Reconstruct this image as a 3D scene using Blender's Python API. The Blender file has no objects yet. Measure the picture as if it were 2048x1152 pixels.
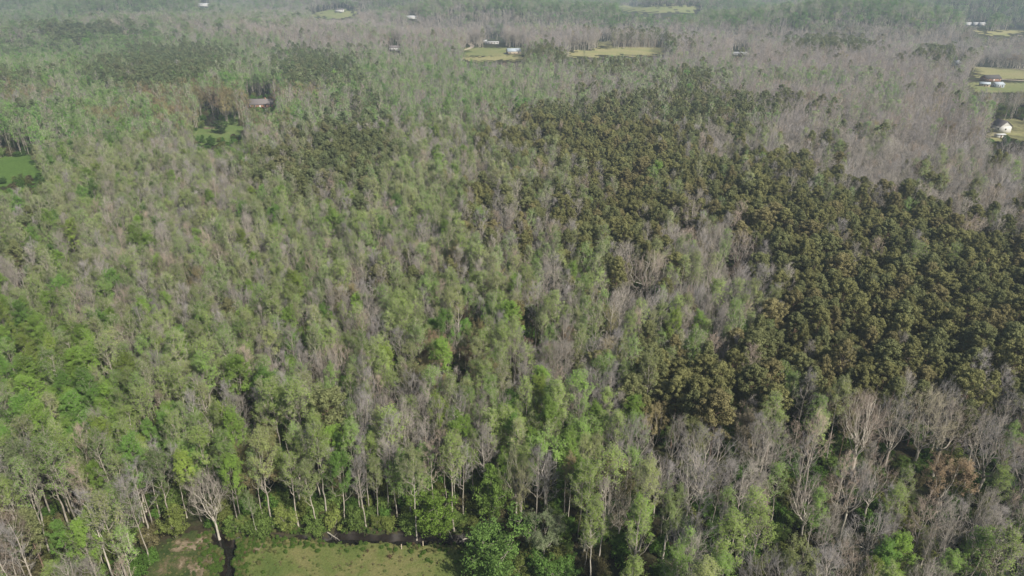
import bpy, math, random
import numpy as np
from mathutils import Matrix
R = math.radians
PI = math.pi
SC = bpy.context.scene
COL = SC.collection

# ---------------------------------------------------------------- camera
CAM_Z = 110.0
PITCH = 24.7                       # degrees below the horizon
FPX = 1384.0                       # focal length in pixels of the 2048 px wide photograph
cam_d = bpy.data.cameras.new('camera')
cam_d.sensor_width = 36.0
cam_d.lens = 36.0 * FPX / 2048.0
cam_d.clip_start = 1.0
cam_d.clip_end = 20000.0
cam = bpy.data.objects.new('camera', cam_d)
cam.location = (0, 0, CAM_Z)
cam.rotation_euler = (R(90 - PITCH), 0, 0)
COL.objects.link(cam)
SC.camera = cam

# ---------------------------------------------------------------- light
SUN_EL, SUN_AZ = 42.0, 136.0       # azimuth clockwise from +Y (the view direction): from the right, a little behind
w = bpy.data.worlds.new('World')
SC.world = w
w.use_nodes = True
nt = w.node_tree
sky = nt.nodes.new('ShaderNodeTexSky')
sky.sky_type = 'NISHITA'
sky.sun_disc = False
sky.sun_elevation = R(SUN_EL)
sky.sun_rotation = R(SUN_AZ)
sky.air_density = 1.0
sky.dust_density = 2.5
nt.links.new(sky.outputs[0], nt.nodes['Background'].inputs[0])
nt.nodes['Background'].inputs[1].default_value = 0.078
sd = bpy.data.lights.new('sun', 'SUN')
sd.energy = 4.9
sd.angle = R(1.0)
sd.color = (1.0, 0.93, 0.82)
sun = bpy.data.objects.new('sun', sd)
dx, dy, dz = math.sin(R(SUN_AZ)) * math.cos(R(SUN_EL)), math.cos(R(SUN_AZ)) * math.cos(R(SUN_EL)), math.sin(R(SUN_EL))
from mathutils import Vector
sun.rotation_euler = Vector((dx, dy, dz)).to_track_quat('Z', 'Y').to_euler()
sun.location = (dx * 300, dy * 300, 500)
COL.objects.link(sun)
SC.view_settings.view_transform = 'Standard'
SC.view_settings.look = 'None'
SC.view_settings.exposure = 0.43
SC.view_settings.gamma = 1.0
cy = SC.cycles
cy.max_bounces = 4
cy.diffuse_bounces = 2
cy.glossy_bounces = 1
cy.transmission_bounces = 2
cy.volume_bounces = 0
cy.transparent_max_bounces = 4
cy.caustics_reflective = False
cy.caustics_refractive = False
cy.use_denoising = True
cy.denoiser = 'OPENIMAGEDENOISE'
cy.denoising_input_passes = 'RGB_ALBEDO_NORMAL'
cy.denoising_prefilter = 'ACCURATE'
HAZE = 0.00018

# ---------------------------------------------------------------- terrain maths
sP, cP = math.sin(R(PITCH)), math.cos(R(PITCH))

def sstep(a, b, x):
    t = np.clip((x - a) / (b - a), 0, 1)
    return t * t * (3 - 2 * t)

def height0(x, y):
    d = np.sqrt(x * x + y * y)
    amp = 27.0 * sstep(480, 2100, d)
    h = (np.sin(x * 0.0061 + 1.3) * np.sin(y * 0.0078 + 0.4) + 0.6 * np.sin(y * 0.0117 + x * 0.0035 + 2.0)
         + 0.35 * np.sin(x * 0.0143 - y * 0.006 + 0.7)) * amp
    for yc, a, wv, k in ((1180, 13, 95, 310.0), (1640, 17, 120, 420.0), (2180, 20, 150, 520.0)):
        h = h + a * np.exp(-((y - yc - 0.12 * x - 60 * np.sin(x / k)) / wv) ** 2) * (0.65 + 0.35 * np.sin(x / 260.0 + yc))
    near = 0.35 * (np.sin(x * 0.09 + 0.5) * np.sin(y * 0.11) + 0.5 * np.sin(x * 0.21 + y * 0.17))
    return h + near * (1 - 0.6 * sstep(200, 600, d))

def px_ray(px, py):
    u = (np.asarray(px, float) - 1024) / FPX
    v = -(np.asarray(py, float) - 576) / FPX
    return u, cP + v * sP, -sP + v * cP

def at(px, py, hf=height0):
    """ground point seen at pixel (px, py) of the 2048x1152 photograph"""
    rx, ry, rz = px_ray(px, py)
    rx, ry, rz = [np.atleast_1d(a) for a in (rx, ry + 0 * rx, rz + 0 * rx)]
    lo = np.full(rx.shape, 60.0); hi = np.full(rx.shape, 6000.0); done = np.zeros(rx.shape, bool)
    for t in np.geomspace(60, 6000, 420):                # first crossing, then bisection
        under = (CAM_Z + rz * t < hf(rx * t, ry * t)) & ~done
        hi[under] = t; done |= under
        lo[~done] = t
    for _ in range(20):
        m = (lo + hi) / 2
        under = CAM_Z + rz * m < hf(rx * m, ry * m)
        hi = np.where(under, m, hi); lo = np.where(under, lo, m)
    return rx * hi, ry * hi

def to_px(x, y, z):
    zz = z - CAM_Z
    dep = y * cP - zz * sP
    up = y * sP + zz * cP
    return 1024 + FPX * x / dep, 576 - FPX * up / dep, dep

def world_poly(pts):
    a = np.array(pts, float)
    X, Y = at(a[:, 0], a[:, 1])
    return np.stack([X, Y], 1)

def in_poly(poly, x, y):
    x = np.asarray(x, float); y = np.asarray(y, float)
    ins = np.zeros(x.shape, bool)
    n = len(poly)
    for i in range(n):
        x0, y0 = poly[i]; x1, y1 = poly[(i + 1) % n]
        if y0 == y1:
            continue
        c = ((y0 > y) != (y1 > y)) & (x < (x1 - x0) * (y - y0) / (y1 - y0) + x0)
        ins ^= c
    return ins

def dist_path(path, x, y):
    best = np.full(np.shape(x), 1e9)
    for (ax, ay), (bx, by) in zip(path[:-1], path[1:]):
        ex, ey = bx - ax, by - ay
        t = np.clip(((x - ax) * ex + (y - ay) * ey) / (ex * ex + ey * ey + 1e-9), 0, 1)
        best = np.minimum(best, np.hypot(x - ax - t * ex, y - ay - t * ey))
    return best

# the ditch: along the wood edge, then down the left side of the field
DITCH_A = world_poly([(1010, 1076), (945, 1079), (860, 1080), (760, 1076), (640, 1074), (560, 1071), (510, 1071), (478, 1077), (458, 1090)])
DITCH_B = world_poly([(436, 1068), (442, 1082), (456, 1092), (461, 1110), (455, 1130), (456, 1152), (450, 1185), (452, 1230)])

def wdepth(x, y):
    wa = 1.35 + 0.3 * np.sin(x * 0.5) + 0.25 * np.sin(x * 1.3 + 1)
    wa = wa * (0.35 + 0.65 * sstep(-46, -38, x))
    wb = 1.35 + 0.3 * np.sin(y * 0.7) + 0.2 * np.sin(y * 1.9)
    da = dist_path(DITCH_A, x, y) / wa
    db = dist_path(DITCH_B, x, y) / wb
    return np.minimum(da, db)

def height(x, y):
    x = np.asarray(x, float); y = np.asarray(y, float)
    h = height0(x, y)
    near = (np.abs(x) < 110) & (y < 150) & (y > 40)
    if near.any():
        d = np.where(near, wdepth(x, y), 9.0)
        h = h - 1.7 * (1 - sstep(0.45, 1.25, d)) * near
    return h

# ---------------------------------------------------------------- materials
def new_mat(name, rough=0.9):
    m = bpy.data.materials.new(name)
    m.use_nodes = True
    b = m.node_tree.nodes['Principled BSDF']
    b.inputs['Roughness'].default_value = rough
    b.inputs['Specular IOR Level'].default_value = 0.2
    return m, m.node_tree, b

def plain(name, col, rough=0.8, noise=0.0, scale=3.0):
    m, t, b = new_mat(name, rough)
    if noise:
        tc = t.nodes.new('ShaderNodeTexCoord')
        n = t.nodes.new('ShaderNodeTexNoise'); n.inputs['Scale'].default_value = scale
        n.inputs['Detail'].default_value = 5
        t.links.new(tc.outputs['Object'], n.inputs['Vector'])
        mr = t.nodes.new('ShaderNodeMapRange')
        mr.inputs['From Min'].default_value = 0.3; mr.inputs['From Max'].default_value = 0.7
        mr.inputs['To Min'].default_value = 1 - noise; mr.inputs['To Max'].default_value = 1 + noise
        t.links.new(n.outputs['Fac'], mr.inputs['Value'])
        mx = t.nodes.new('ShaderNodeVectorMath'); mx.operation = 'SCALE'
        mx.inputs[0].default_value = col
        t.links.new(mr.outputs[0], mx.inputs['Scale'])
        t.links.new(mx.outputs[0], b.inputs['Base Color'])
    else:
        b.inputs['Base Color'].default_value = (*col, 1)
    return m

def ground_mat(name, ramp, scale, scale2, fine=(0.7, 1.3), bump=0.3):
    """patchy ground: a colour ramp on broad noise, multiplied by fine noise"""
    m, t, b = new_mat(name, 0.95)
    b.inputs['Specular IOR Level'].default_value = 0.05
    g = t.nodes.new('ShaderNodeNewGeometry')
    n = t.nodes.new('ShaderNodeTexNoise'); n.inputs['Scale'].default_value = scale
    n.inputs['Detail'].default_value = 8; n.inputs['Roughness'].default_value = 0.65
    n.inputs['Distortion'].default_value = 0.4
    t.links.new(g.outputs['Position'], n.inputs['Vector'])
    cr = t.nodes.new('ShaderNodeValToRGB')
    els = cr.color_ramp.elements
    els[0].position = ramp[0][0]; els[0].color = (*ramp[0][1], 1)
    els[1].position = ramp[-1][0]; els[1].color = (*ramp[-1][1], 1)
    for p, c in ramp[1:-1]:
        e = els.new(p); e.color = (*c, 1)
    t.links.new(n.outputs['Fac'], cr.inputs['Fac'])
    n2 = t.nodes.new('ShaderNodeTexNoise'); n2.inputs['Scale'].default_value = scale2
    n2.inputs['Detail'].default_value = 6; n2.inputs['Roughness'].default_value = 0.7
    t.links.new(g.outputs['Position'], n2.inputs['Vector'])
    mr = t.nodes.new('ShaderNodeMapRange')
    mr.inputs['From Min'].default_value = 0.3; mr.inputs['From Max'].default_value = 0.7
    mr.inputs['To Min'].default_value = fine[0]; mr.inputs['To Max'].default_value = fine[1]
    t.links.new(n2.outputs['Fac'], mr.inputs['Value'])
    mx = t.nodes.new('ShaderNodeVectorMath'); mx.operation = 'SCALE'
    t.links.new(cr.outputs[0], mx.inputs[0]); t.links.new(mr.outputs[0], mx.inputs['Scale'])
    t.links.new(mx.outputs[0], b.inputs['Base Color'])
    bp = t.nodes.new('ShaderNodeBump'); bp.inputs['Strength'].default_value = bump; bp.inputs['Distance'].default_value = 0.3
    t.links.new(n2.outputs['Fac'], bp.inputs['Height']); t.links.new(bp.outputs[0], b.inputs['Normal'])
    return m

def leaf_mat(name, trans=0.35, rough=0.6):
    """leaf / twig colour comes from the tree's own 'tint', varied clump by clump"""
    m, t, b = new_mat(name, rough)
    b.inputs['Specular IOR Level'].default_value = 0.06
    a = t.nodes.new('ShaderNodeAttribute'); a.attribute_type = 'INSTANCER'; a.attribute_name = 'tint'
    v = t.nodes.new('ShaderNodeAttribute'); v.attribute_type = 'GEOMETRY'; v.attribute_name = 'var'
    mx = t.nodes.new('ShaderNodeVectorMath'); mx.operation = 'MULTIPLY'
    t.links.new(a.outputs['Color'], mx.inputs[0]); t.links.new(v.outputs['Color'], mx.inputs[1])
    t.links.new(mx.outputs[0], b.inputs['Base Color'])
    if trans:
        tr = t.nodes.new('ShaderNodeBsdfTranslucent')
        t.links.new(mx.outputs[0], tr.inputs['Color'])
        ms = t.nodes.new('ShaderNodeMixShader'); ms.inputs[0].default_value = trans
        t.links.new(b.outputs[0], ms.inputs[1]); t.links.new(tr.outputs[0], ms.inputs[2])
        t.links.new(ms.outputs[0], t.nodes['Material Output'].inputs['Surface'])
    return m

M_LEAF = leaf_mat('leaf', 0.35)
M_NEEDLE = leaf_mat('needle', 0.12, 0.7)
M_TWIG = leaf_mat('twig', 0.0, 0.9)
def bark_mat(name, col):
    m, t, b = new_mat(name, 0.9)
    v = t.nodes.new('ShaderNodeAttribute'); v.attribute_type = 'GEOMETRY'; v.attribute_name = 'var'
    oi = t.nodes.new('ShaderNodeObjectInfo')
    mr = t.nodes.new('ShaderNodeMapRange'); mr.inputs['To Min'].default_value = 0.65; mr.inputs['To Max'].default_value = 1.25
    t.links.new(oi.outputs['Random'], mr.inputs['Value'])
    g = t.nodes.new('ShaderNodeNewGeometry')
    n = t.nodes.new('ShaderNodeTexNoise'); n.inputs['Scale'].default_value = 1.3
    t.links.new(g.outputs['Position'], n.inputs['Vector'])
    m2 = t.nodes.new('ShaderNodeMapRange'); m2.inputs['From Min'].default_value = 0.3; m2.inputs['From Max'].default_value = 0.7
    m2.inputs['To Min'].default_value = 0.75; m2.inputs['To Max'].default_value = 1.25
    t.links.new(n.outputs['Fac'], m2.inputs['Value'])
    mm = t.nodes.new('ShaderNodeMath'); mm.operation = 'MULTIPLY'
    t.links.new(mr.outputs[0], mm.inputs[0]); t.links.new(m2.outputs[0], mm.inputs[1])
    mx = t.nodes.new('ShaderNodeVectorMath'); mx.operation = 'SCALE'; mx.inputs[0].default_value = col
    t.links.new(mm.outputs[0], mx.inputs['Scale'])
    t.links.new(mx.outputs[0], b.inputs['Base Color'])
    return m
M_BARK = bark_mat('grey_bark', (0.33, 0.30, 0.25))
M_PALE = bark_mat('pale_bark', (0.40, 0.37, 0.315))
M_STEM = bark_mat('young_stems', (0.35, 0.325, 0.27))
M_PBARK = bark_mat('pine_bark', (0.17, 0.12, 0.085))

# ---------------------------------------------------------------- mesh helpers
class MB:
    def __init__(s):
        s.v = []; s.f = []; s.m = []; s.var = []; s.n = 0
    def add(s, V, F, mi=0, var=None):
        V = np.asarray(V, float).reshape(-1, 3)
        F = np.asarray(F, int)
        s.v.append(V); s.f.append(F + s.n); s.m.append(np.full(len(F), mi))
        s.var.append(np.ones(len(F)) if var is None else np.broadcast_to(var, len(F)))
        s.n += len(V)
    def tube(s, P, rad, sides, mi=0, var=None):
        P = np.asarray(P, float); rad = np.asarray(rad, float)
        n = len(P)
        T = np.gradient(P, axis=0)
        T /= np.linalg.norm(T, axis=1)[:, None] + 1e-9
        ref = np.array([0.0, 0, 1]) if abs(T[:, 2]).mean() < 0.8 else np.array([1.0, 0, 0])
        A = np.cross(T, ref); A /= np.linalg.norm(A, axis=1)[:, None] + 1e-9
        B = np.cross(T, A)
        an = np.arange(sides) * 2 * PI / sides
        V = P[:, None] + rad[:, None, None] * (np.cos(an)[None, :, None] * A[:, None] + np.sin(an)[None, :, None] * B[:, None])
        i = np.arange(n - 1)[:, None] * sides
        j = np.arange(sides)[None]; k = (j + 1) % sides
        F = np.stack([i + j, i + k, i + sides + k, i + sides + j], -1).reshape(-1, 4)
        s.add(V.reshape(-1, 3), F, mi, var)
    def cards(s, C, size, rng, mi=0, var=None, N=None, aspect=1.0, jit=0.7):
        """small leaf-sized quads at C; N = preferred normal"""
        n = len(C)
        if n == 0: return
        D = rng.normal(size=(n, 3)); D /= np.linalg.norm(D, axis=1)[:, None]
        if N is not None:
            D = D * jit + N; D /= np.linalg.norm(D, axis=1)[:, None] + 1e-9
        U = np.cross(D, rng.normal(size=(n, 3))); U /= np.linalg.norm(U, axis=1)[:, None] + 1e-9
        W = np.cross(D, U)
        sz = (np.broadcast_to(size, n) * rng.uniform(0.65, 1.35, n))[:, None] * 0.5
        U = U * sz; W = W * sz * aspect
        V = np.stack([C - U - W * .6, C + U * .7 - W, C + U + W * .7, C - U * .6 + W], 1).reshape(-1, 3)
        F = np.arange(n * 4).reshape(-1, 4)
        s.add(V, F, mi, rng.uniform(0.75, 1.25, n) if var is None else var)
    def twigs(s, A, B, wd, rng, mi=0, var=None):
        """thin tapering three-sided twigs from A to B"""
        n = len(A)
        D = B - A; D /= np.linalg.norm(D, axis=1)[:, None] + 1e-9
        U = np.cross(D, rng.normal(size=(n, 3))); U /= np.linalg.norm(U, axis=1)[:, None] + 1e-9
        W = np.cross(D, U)
        wd = np.broadcast_to(wd, n)[:, None]
        V = np.stack([A + U * wd * .5, A + (-U * .5 + W * .87) * wd * .5, A + (-U * .5 - W * .87) * wd * .5, B], 1).reshape(-1, 3)
        b = np.arange(n)[:, None] * 4
        F = np.concatenate([b + np.array([[0, 1, 3]]), b + np.array([[1, 2, 3]]), b + np.array([[2, 0, 3]])])
        F = np.concatenate([F, F[:, 2:3]], 1)            # marks a triangle
        v = rng.uniform(0.8, 1.2, n) if var is None else np.broadcast_to(var, n)
        s.add(V, F, mi, np.tile(v, 3))
    def mesh(s, name, mats, smooth=False):
        me = bpy.data.meshes.new(name)
        V = np.concatenate(s.v); F = np.concatenate(s.f)
        tri = F[:, 2] == F[:, 3]
        cnt = np.where(tri, 3, 4)
        loops = F.reshape(-1)[~np.stack([np.zeros(len(F), bool)] * 3 + [tri], 1).reshape(-1)]
        me.vertices.add(len(V)); me.vertices.foreach_set('co', V.ravel())
        me.loops.add(len(loops)); me.loops.foreach_set('vertex_index', loops.astype(np.int32))
        me.polygons.add(len(F))
        st = np.concatenate([[0], np.cumsum(cnt)[:-1]])
        me.polygons.foreach_set('loop_start', st.astype(np.int32))
        for m in mats: me.materials.append(m)
        me.polygons.foreach_set('material_index', np.concatenate(s.m).astype(np.int32))
        if smooth: me.polygons.foreach_set('use_smooth', np.ones(len(F), bool))
        a = me.attributes.new('var', 'FLOAT_COLOR', 'CORNER')
        v = np.repeat(np.concatenate(s.var), cnt)
        a.data.foreach_set('color', np.stack([v, v, v, np.ones_like(v)], 1).ravel())
        me.update(calc_edges=True)
        return me

def link(name, me, parent=None, label=None, cat=None, group=None, kind=None, loc=None):
    o = bpy.data.objects.new(name, me)
    COL.objects.link(o)
    if parent is not None: o.parent = parent
    if loc is not None: o.location = loc
    if label: o['label'] = label
    if cat: o['category'] = cat
    if group: o['group'] = group
    if kind: o['kind'] = kind
    return o

def norm(v):
    return v / (np.linalg.norm(v, axis=-1, keepdims=True) + 1e-9)

# ---------------------------------------------------------------- tree builders
# each returns (trunk MB, crown MB, materials of trunk, materials of crown); unit: metres, base at the origin
def curve(p, d, L, n, rng, up=0.25, wob=0.12):
    """polyline from p along d, bending upwards"""
    P = [p]; d = d / np.linalg.norm(d); s = L / (n - 1)
    for i in range(n - 1):
        d = d + np.array([0, 0, up / n]) + rng.normal(size=3) * wob / n ** .5
        d = d / np.linalg.norm(d)
        P.append(P[-1] + d * s)
    return np.array(P)

def side_dir(T, rng, ang):
    r = rng.normal(size=3); r = r - T * np.dot(r, T); r /= np.linalg.norm(r) + 1e-9
    return T * math.cos(ang) + r * math.sin(ang)

def pt_on(P, t):
    i = min(int(t * (len(P) - 1)), len(P) - 2); f = t * (len(P) - 1) - i
    return P[i] * (1 - f) + P[i + 1] * f, norm(P[i + 1] - P[i])

def trunk_line(rng, H, wob=0.02, n=12):
    z = np.linspace(0, H, n)
    wx = np.cumsum(rng.normal(size=n)) * wob * H / n; wy = np.cumsum(rng.normal(size=n)) * wob * H / n
    wx[0] = wy[0] = 0
    return np.stack([wx - wx[0], wy - wy[0], z], 1)

def bez(p0, p1, n, rng, out=0.6, lift=0.3, wob=0.035):
    """limb that leaves sideways and sweeps up to p1"""
    d = p1 - p0; L = np.linalg.norm(d)
    c = p0 + np.array([d[0] * out, d[1] * out, d[2] * lift])
    t = np.linspace(0, 1, n)[:, None]
    P = (1 - t) ** 2 * p0 + 2 * t * (1 - t) * c + t * t * p1
    W = rng.normal(size=(n, 3)) * L * wob; W[0] = 0
    return P + W

def hardwood(seed, H, form, S, bole, leaves, far=False, leaf=0.33, twigw=0.03, dens=1.0, zc=0.66, low=-20, thick=1.0):
    """limbs sweep up from the stem to the surface of an uneven dome; twigs and leaves fill its outer half"""
    rng = np.random.default_rng(seed)
    tr, cr = MB(), MB()
    limbs = []
    r0 = 0.0076 * H * rng.uniform(0.85, 1.15) * thick
    V = (1 - zc) * H
    ph = rng.uniform(0, 6.28, 4)
    def dome(az, e, k=1.0):
        lump = 1 + 0.13 * math.sin(2 * az + ph[0]) + 0.10 * math.sin(3 * az + ph[1] + 3 * e) + 0.08 * math.sin(5 * az + ph[2])
        r = S * k * lump * math.cos(e)
        vv = V if e > 0 else V * 0.9
        return np.array([r * math.cos(az), r * math.sin(az), zc * H + vv * k * math.sin(e) * (1 + 0.06 * math.sin(3 * az + ph[3]))])
    if form == 'leader':
        T = trunk_line(rng, H * 0.95, 0.05)
        rad = r0 * (1 - np.linspace(0, 1, 12) ** 1.2 * 0.93); rad[0] *= 1.4
        tr.tube(T, rad, 4 if far else 6)
        nb = int((11 if far else 20) * dens)
        for i in range(nb):
            q = (i + rng.uniform(0, .9)) / nb
            e = R(low + (84 - low) * q ** 0.95)
            az = i * 2.4 + rng.uniform(-.5, .5)
            tgt = dome(az, e, rng.uniform(.82, 1.08))
            hd = math.hypot(tgt[0], tgt[1])
            z0 = max(bole * H, min(tgt[2] - hd * rng.uniform(1.1, 2.2) - 0.4, 0.9 * H))
            p, _ = pt_on(T, min(.99, z0 / (H * .95)))
            limbs.append((bez(p, tgt, 6, rng), r0 * (0.44 - 0.26 * q), 0.02))
    else:
        tb = bole * H
        T = trunk_line(rng, tb, 0.06, 6)
        rad = r0 * 1.3 * np.linspace(1.15, 0.85, 6); rad[0] *= 1.35
        tr.tube(T, rad, 4 if far else 7)
        nm = int(rng.integers(4, 7))
        base = rng.uniform(0, 6.28)
        for i in range(nm):
            az = base + i * 2 * PI / nm + rng.uniform(-.35, .35)
            e = R(rng.uniform(25, 62)) if i else R(85)
            p, _ = pt_on(T, rng.uniform(0.75, 1.0) if i else .99)
            M = bez(p, dome(az, e, rng.uniform(.9, 1.03)), 8, rng, 0.55, 0.38, 0.03)
            tr.tube(M, np.linspace(r0 * 0.75, 0.03, 8), 3 if far else 5)
            ns_ = int((4 if far else 8) * dens)
            for k in range(ns_):
                t = 0.15 + 0.7 * (k + rng.uniform(0, 1)) / ns_
                q, _ = pt_on(M, t)
                for _try in range(5):
                    tgt = dome(az + rng.uniform(-.8, .8) * (1 if i else 4), R(rng.uniform(low, 85)), rng.uniform(.85, 1.08))
                    if tgt[2] > q[2] + 0.25 * math.hypot(tgt[0] - q[0], tgt[1] - q[1]) and np.linalg.norm(tgt - q) < S * 1.5: break
                limbs.append((bez(q, tgt, 5, rng, 0.6, 0.35, 0.04), r0 * 0.36 * (1.1 - t), 0.018))
    A, B, vv = [], [], []
    ns = 5 if far else 7
    nt_ = 5 if far else 5
    for P, ra, rb in limbs:
        tr.tube(P, np.linspace(max(ra, 0.035), rb, len(P)), 3)
        clump = rng.uniform(0.86, 1.16)
        for k in range(ns + 1):
            t = min(.999, 0.34 + 0.66 * (k + rng.uniform(0, 1)) / ns)
            p, d = pt_on(P, t)
            dd = norm(side_dir(d, rng, R(rng.uniform(20, 50))) + np.array([0, 0, .3]))
            l2 = S * 0.3 * rng.uniform(0.6, 1.2) * (1.15 - .4 * t) + 0.3
            e = p + dd * l2
            A.append(p); B.append(e); vv.append(clump)
            for j in range(nt_):
                pp = p + (e - p) * rng.uniform(0.15, 1)
                d3 = norm(side_dir(dd, rng, R(rng.uniform(20, 50))) + np.array([0, 0, .3]))
                ee = pp + d3 * rng.uniform(0.5, 1.2) * (1.3 if far else 1)
                A.append(pp); B.append(ee); vv.append(clump)
                if not far:
                    for _ in range(2):
                        p3 = pp + (ee - pp) * rng.uniform(.3, .9)
                        A.append(p3); B.append(p3 + norm(side_dir(d3, rng, R(rng.uniform(25, 55)))) * rng.uniform(.35, .75)); vv.append(clump)
    A = np.array(A); B = np.array(B)
    tw = twigw * (1.7 if far else 1)
    cr.twigs(A, B, tw * np.clip(np.linalg.norm(B - A, axis=1), .6, 2.2), rng, 0, np.array(vv) * rng.uniform(.85, 1.15, len(vv)))
    if leaves > 0:
        n = len(A)
        per = int(leaves * (1.15 if far else 1.0) * n)
        idx = rng.integers(0, n, per)
        t = rng.uniform(0.3, 1.05, per)[:, None]
        C = A[idx] * (1 - t) + B[idx] * t + rng.normal(size=(per, 3)) * 0.16
        N = norm(C - np.array([0, 0, H * (zc - .12)])) * 0.9 + np.array([0, 0, .3])
        # leaves open first towards the top and the outside of the crown
        keep = rng.uniform(0, 1, per) < np.clip((C[:, 2] / H - (2 * zc - 1) - .05) / (2 - 2 * zc) * 1.3 + 0.12, 0.1, 1)
        C, N, idx = C[keep], N[keep], idx[keep]
        cr.cards(C, leaf * (1.7 if far else 1), rng, 1, np.array(vv)[idx] * rng.uniform(.88, 1.12, len(idx)), N, 0.8, 0.45)
    return tr, cr

def clump_cards(cr, C, rad, k, size, rng, mi, jit=0.6, flat=0.75, var=(0.82, 1.18), up=0.35, solid=False):
    """each clump centre gets k small faces spread over its lump"""
    n = len(C)
    D = norm(rng.normal(size=(n, k, 3)) + np.array([0, 0, up]))
    rr = rad[:, None, None] * rng.uniform(0.55, 1.08, (n, k, 1))
    P = C[:, None] + D * rr * np.array([1, 1, flat])
    v = np.repeat(rng.uniform(var[0], var[1], n), k) * rng.uniform(.85, 1.15, n * k)
    cr.cards(P.reshape(-1, 3), size, rng, mi, v, D.reshape(-1, 3), 0.75, jit)

def pine(seed, H, spread, far=False, bole=0.42):
    rng = np.random.default_rng(seed)
    tr, cr = MB(), MB()
    T = trunk_line(rng, H * 0.96, 0.02)
    r0 = 0.0105 * H
    tr.tube(T, r0 * (1 - np.linspace(0, 1, 12) * 0.9), 4 if far else 6)
    C, rad = [], []
    nb = 22 if far else 46
    for i in range(nb):
        q = (i + rng.uniform(0, 1)) / nb
        t = bole + (0.99 - bole) * q
        p, d = pt_on(T, min(t, .999))
        az = i * 2.4 + rng.uniform(-.5, .5)
        prof = (0.55 + 0.45 * math.sin(PI * min(1, q * 1.1 + .08))) * (1 if q < .6 else max(0.3, 1 - ((q - .6) / .4) ** 2.2 * 0.72))
        L = spread * prof * rng.uniform(0.7, 1.15)
        th = R(82 - 42 * q + rng.uniform(-10, 10))
        dr = np.array([math.cos(az) * math.sin(th), math.sin(az) * math.sin(th), math.cos(th)])
        P = curve(p, dr, L, 4, rng, 0.5, 0.2)
        if not far or i % 2 == 0:
            tr.tube(P, np.linspace(0.07, 0.02, 4), 3)
        nc = 2 if far else 4
        for k in range(nc):
            tt = 1.0 - 0.55 * k / nc * rng.uniform(0.8, 1.3)
            c, _ = pt_on(P, min(max(tt, 0.1), .999))
            C.append(c + rng.normal(size=3) * 0.35 * (k > 0)); rad.append(rng.uniform(0.55, 0.95) * (1.35 if far else 1) * (0.8 + 0.03 * spread))
    C.append(T[-1] + np.array([0, 0, .2])); rad.append(0.6)
    C = np.array(C); rad = np.array(rad)
    clump_cards(cr, C, rad, 20 if far else 64, 0.52 if far else 0.25, rng, 0, 0.45, 0.8, (0.90, 1.12))
    return tr, cr

def cedar(seed, H, rb, far=False):
    rng = np.random.default_rng(seed)
    tr, cr = MB(), MB()
    T = trunk_line(rng, H * 0.97, 0.01, 6)
    tr.tube(T, 0.012 * H * (1.1 - np.linspace(0, 1, 6)), 5)
    n = 90 if far else 240
    q = rng.uniform(0.04, 1, n) ** 1.25
    az = rng.uniform(0, 2 * PI, n)
    r = rb * (1 - q) ** 0.8 * rng.uniform(0.6, 1.05, n) * (1 + 0.18 * np.sin(az * 3 + seed))
    C = np.stack([np.cos(az) * r, np.sin(az) * r, q * H], 1)
    clump_cards(cr, C, rng.uniform(.3, .55, n) * (1.4 if far else 1), 8 if far else 22, 0.5 if far else 0.24, rng, 0, 0.6, 1.0, (.8, 1.2), 0.5)
    return tr, cr

def lowtree(seed, H, rb, bole=0.15, k=1.0):
    """dense understorey tree or bush of layered leafy sprays"""
    rng = np.random.default_rng(seed)
    tr, cr = MB(), MB()
    ends = []
    for s in range(rng.integers(2, 5)):
        az = rng.uniform(0, 6.28); th = R(rng.uniform(5, 30))
        P = curve(np.zeros(3), np.array([math.cos(az) * math.sin(th), math.sin(az) * math.sin(th), math.cos(th)]), H * rng.uniform(.75, 1), 7, rng, 0.2, 0.2)
        tr.tube(P, np.linspace(0.09, 0.02, 7) * (H / 7), 4)
        for b in range(int(13 * k)):
            p, d = pt_on(P, min(.99, bole + (1 - bole) * rng.uniform(0, 1)))
            q = p[2] / H
            az2 = rng.uniform(0, 6.28); t2 = R(rng.uniform(50, 85))
            L = rb * (0.35 + 0.65 * math.sin(PI * min(.95, q + .15))) * rng.uniform(.6, 1.1)
            Q = curve(p, np.array([math.cos(az2) * math.sin(t2), math.sin(az2) * math.sin(t2), math.cos(t2)]), L, 4, rng, 0.3, .2)
            tr.tube(Q, np.linspace(0.04, 0.012, 4), 3)
            for t in (0.35, 0.6, 0.8, 1.0):
                c, _ = pt_on(Q, min(t, .999)); ends.append(c + rng.normal(size=3) * 0.3)
    C = np.array(ends)
    clump_cards(cr, C, rng.uniform(.4, .85, len(C)) * (0.75 + rb * 0.1), 42, 0.19, rng, 0, 0.6, 0.5, (.8, 1.2), 0.5)
    return tr, cr

# prototypes: kind -> list of dict(tr, cr, tm, cm, H, rad)
PROTO = {}
def reg(kind, pair, H, rad, tm, cm, far=False):
    tr, cr = pair
    # one merged mesh for the woodland stuff, two meshes for trees standing as objects
    tmesh = tr.mesh(kind + '_trunk', tm, True)
    cmesh = cr.mesh(kind + '_crown', cm)
    both = MB(); both.v = tr.v + cr.v; both.var = tr.var + cr.var
    both.m = [m for m in tr.m] + [m + len(tm) for m in cr.m]
    both.f = [f for f in tr.f] + [f + tr.n for f in cr.f]
    jm = both.mesh(kind + '_whole', tm + cm)
    PROTO.setdefault(kind + ('_far' if far else ''), []).append(dict(tr=tmesh, cr=cmesh, whole=jm, H=H, rad=rad))

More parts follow.
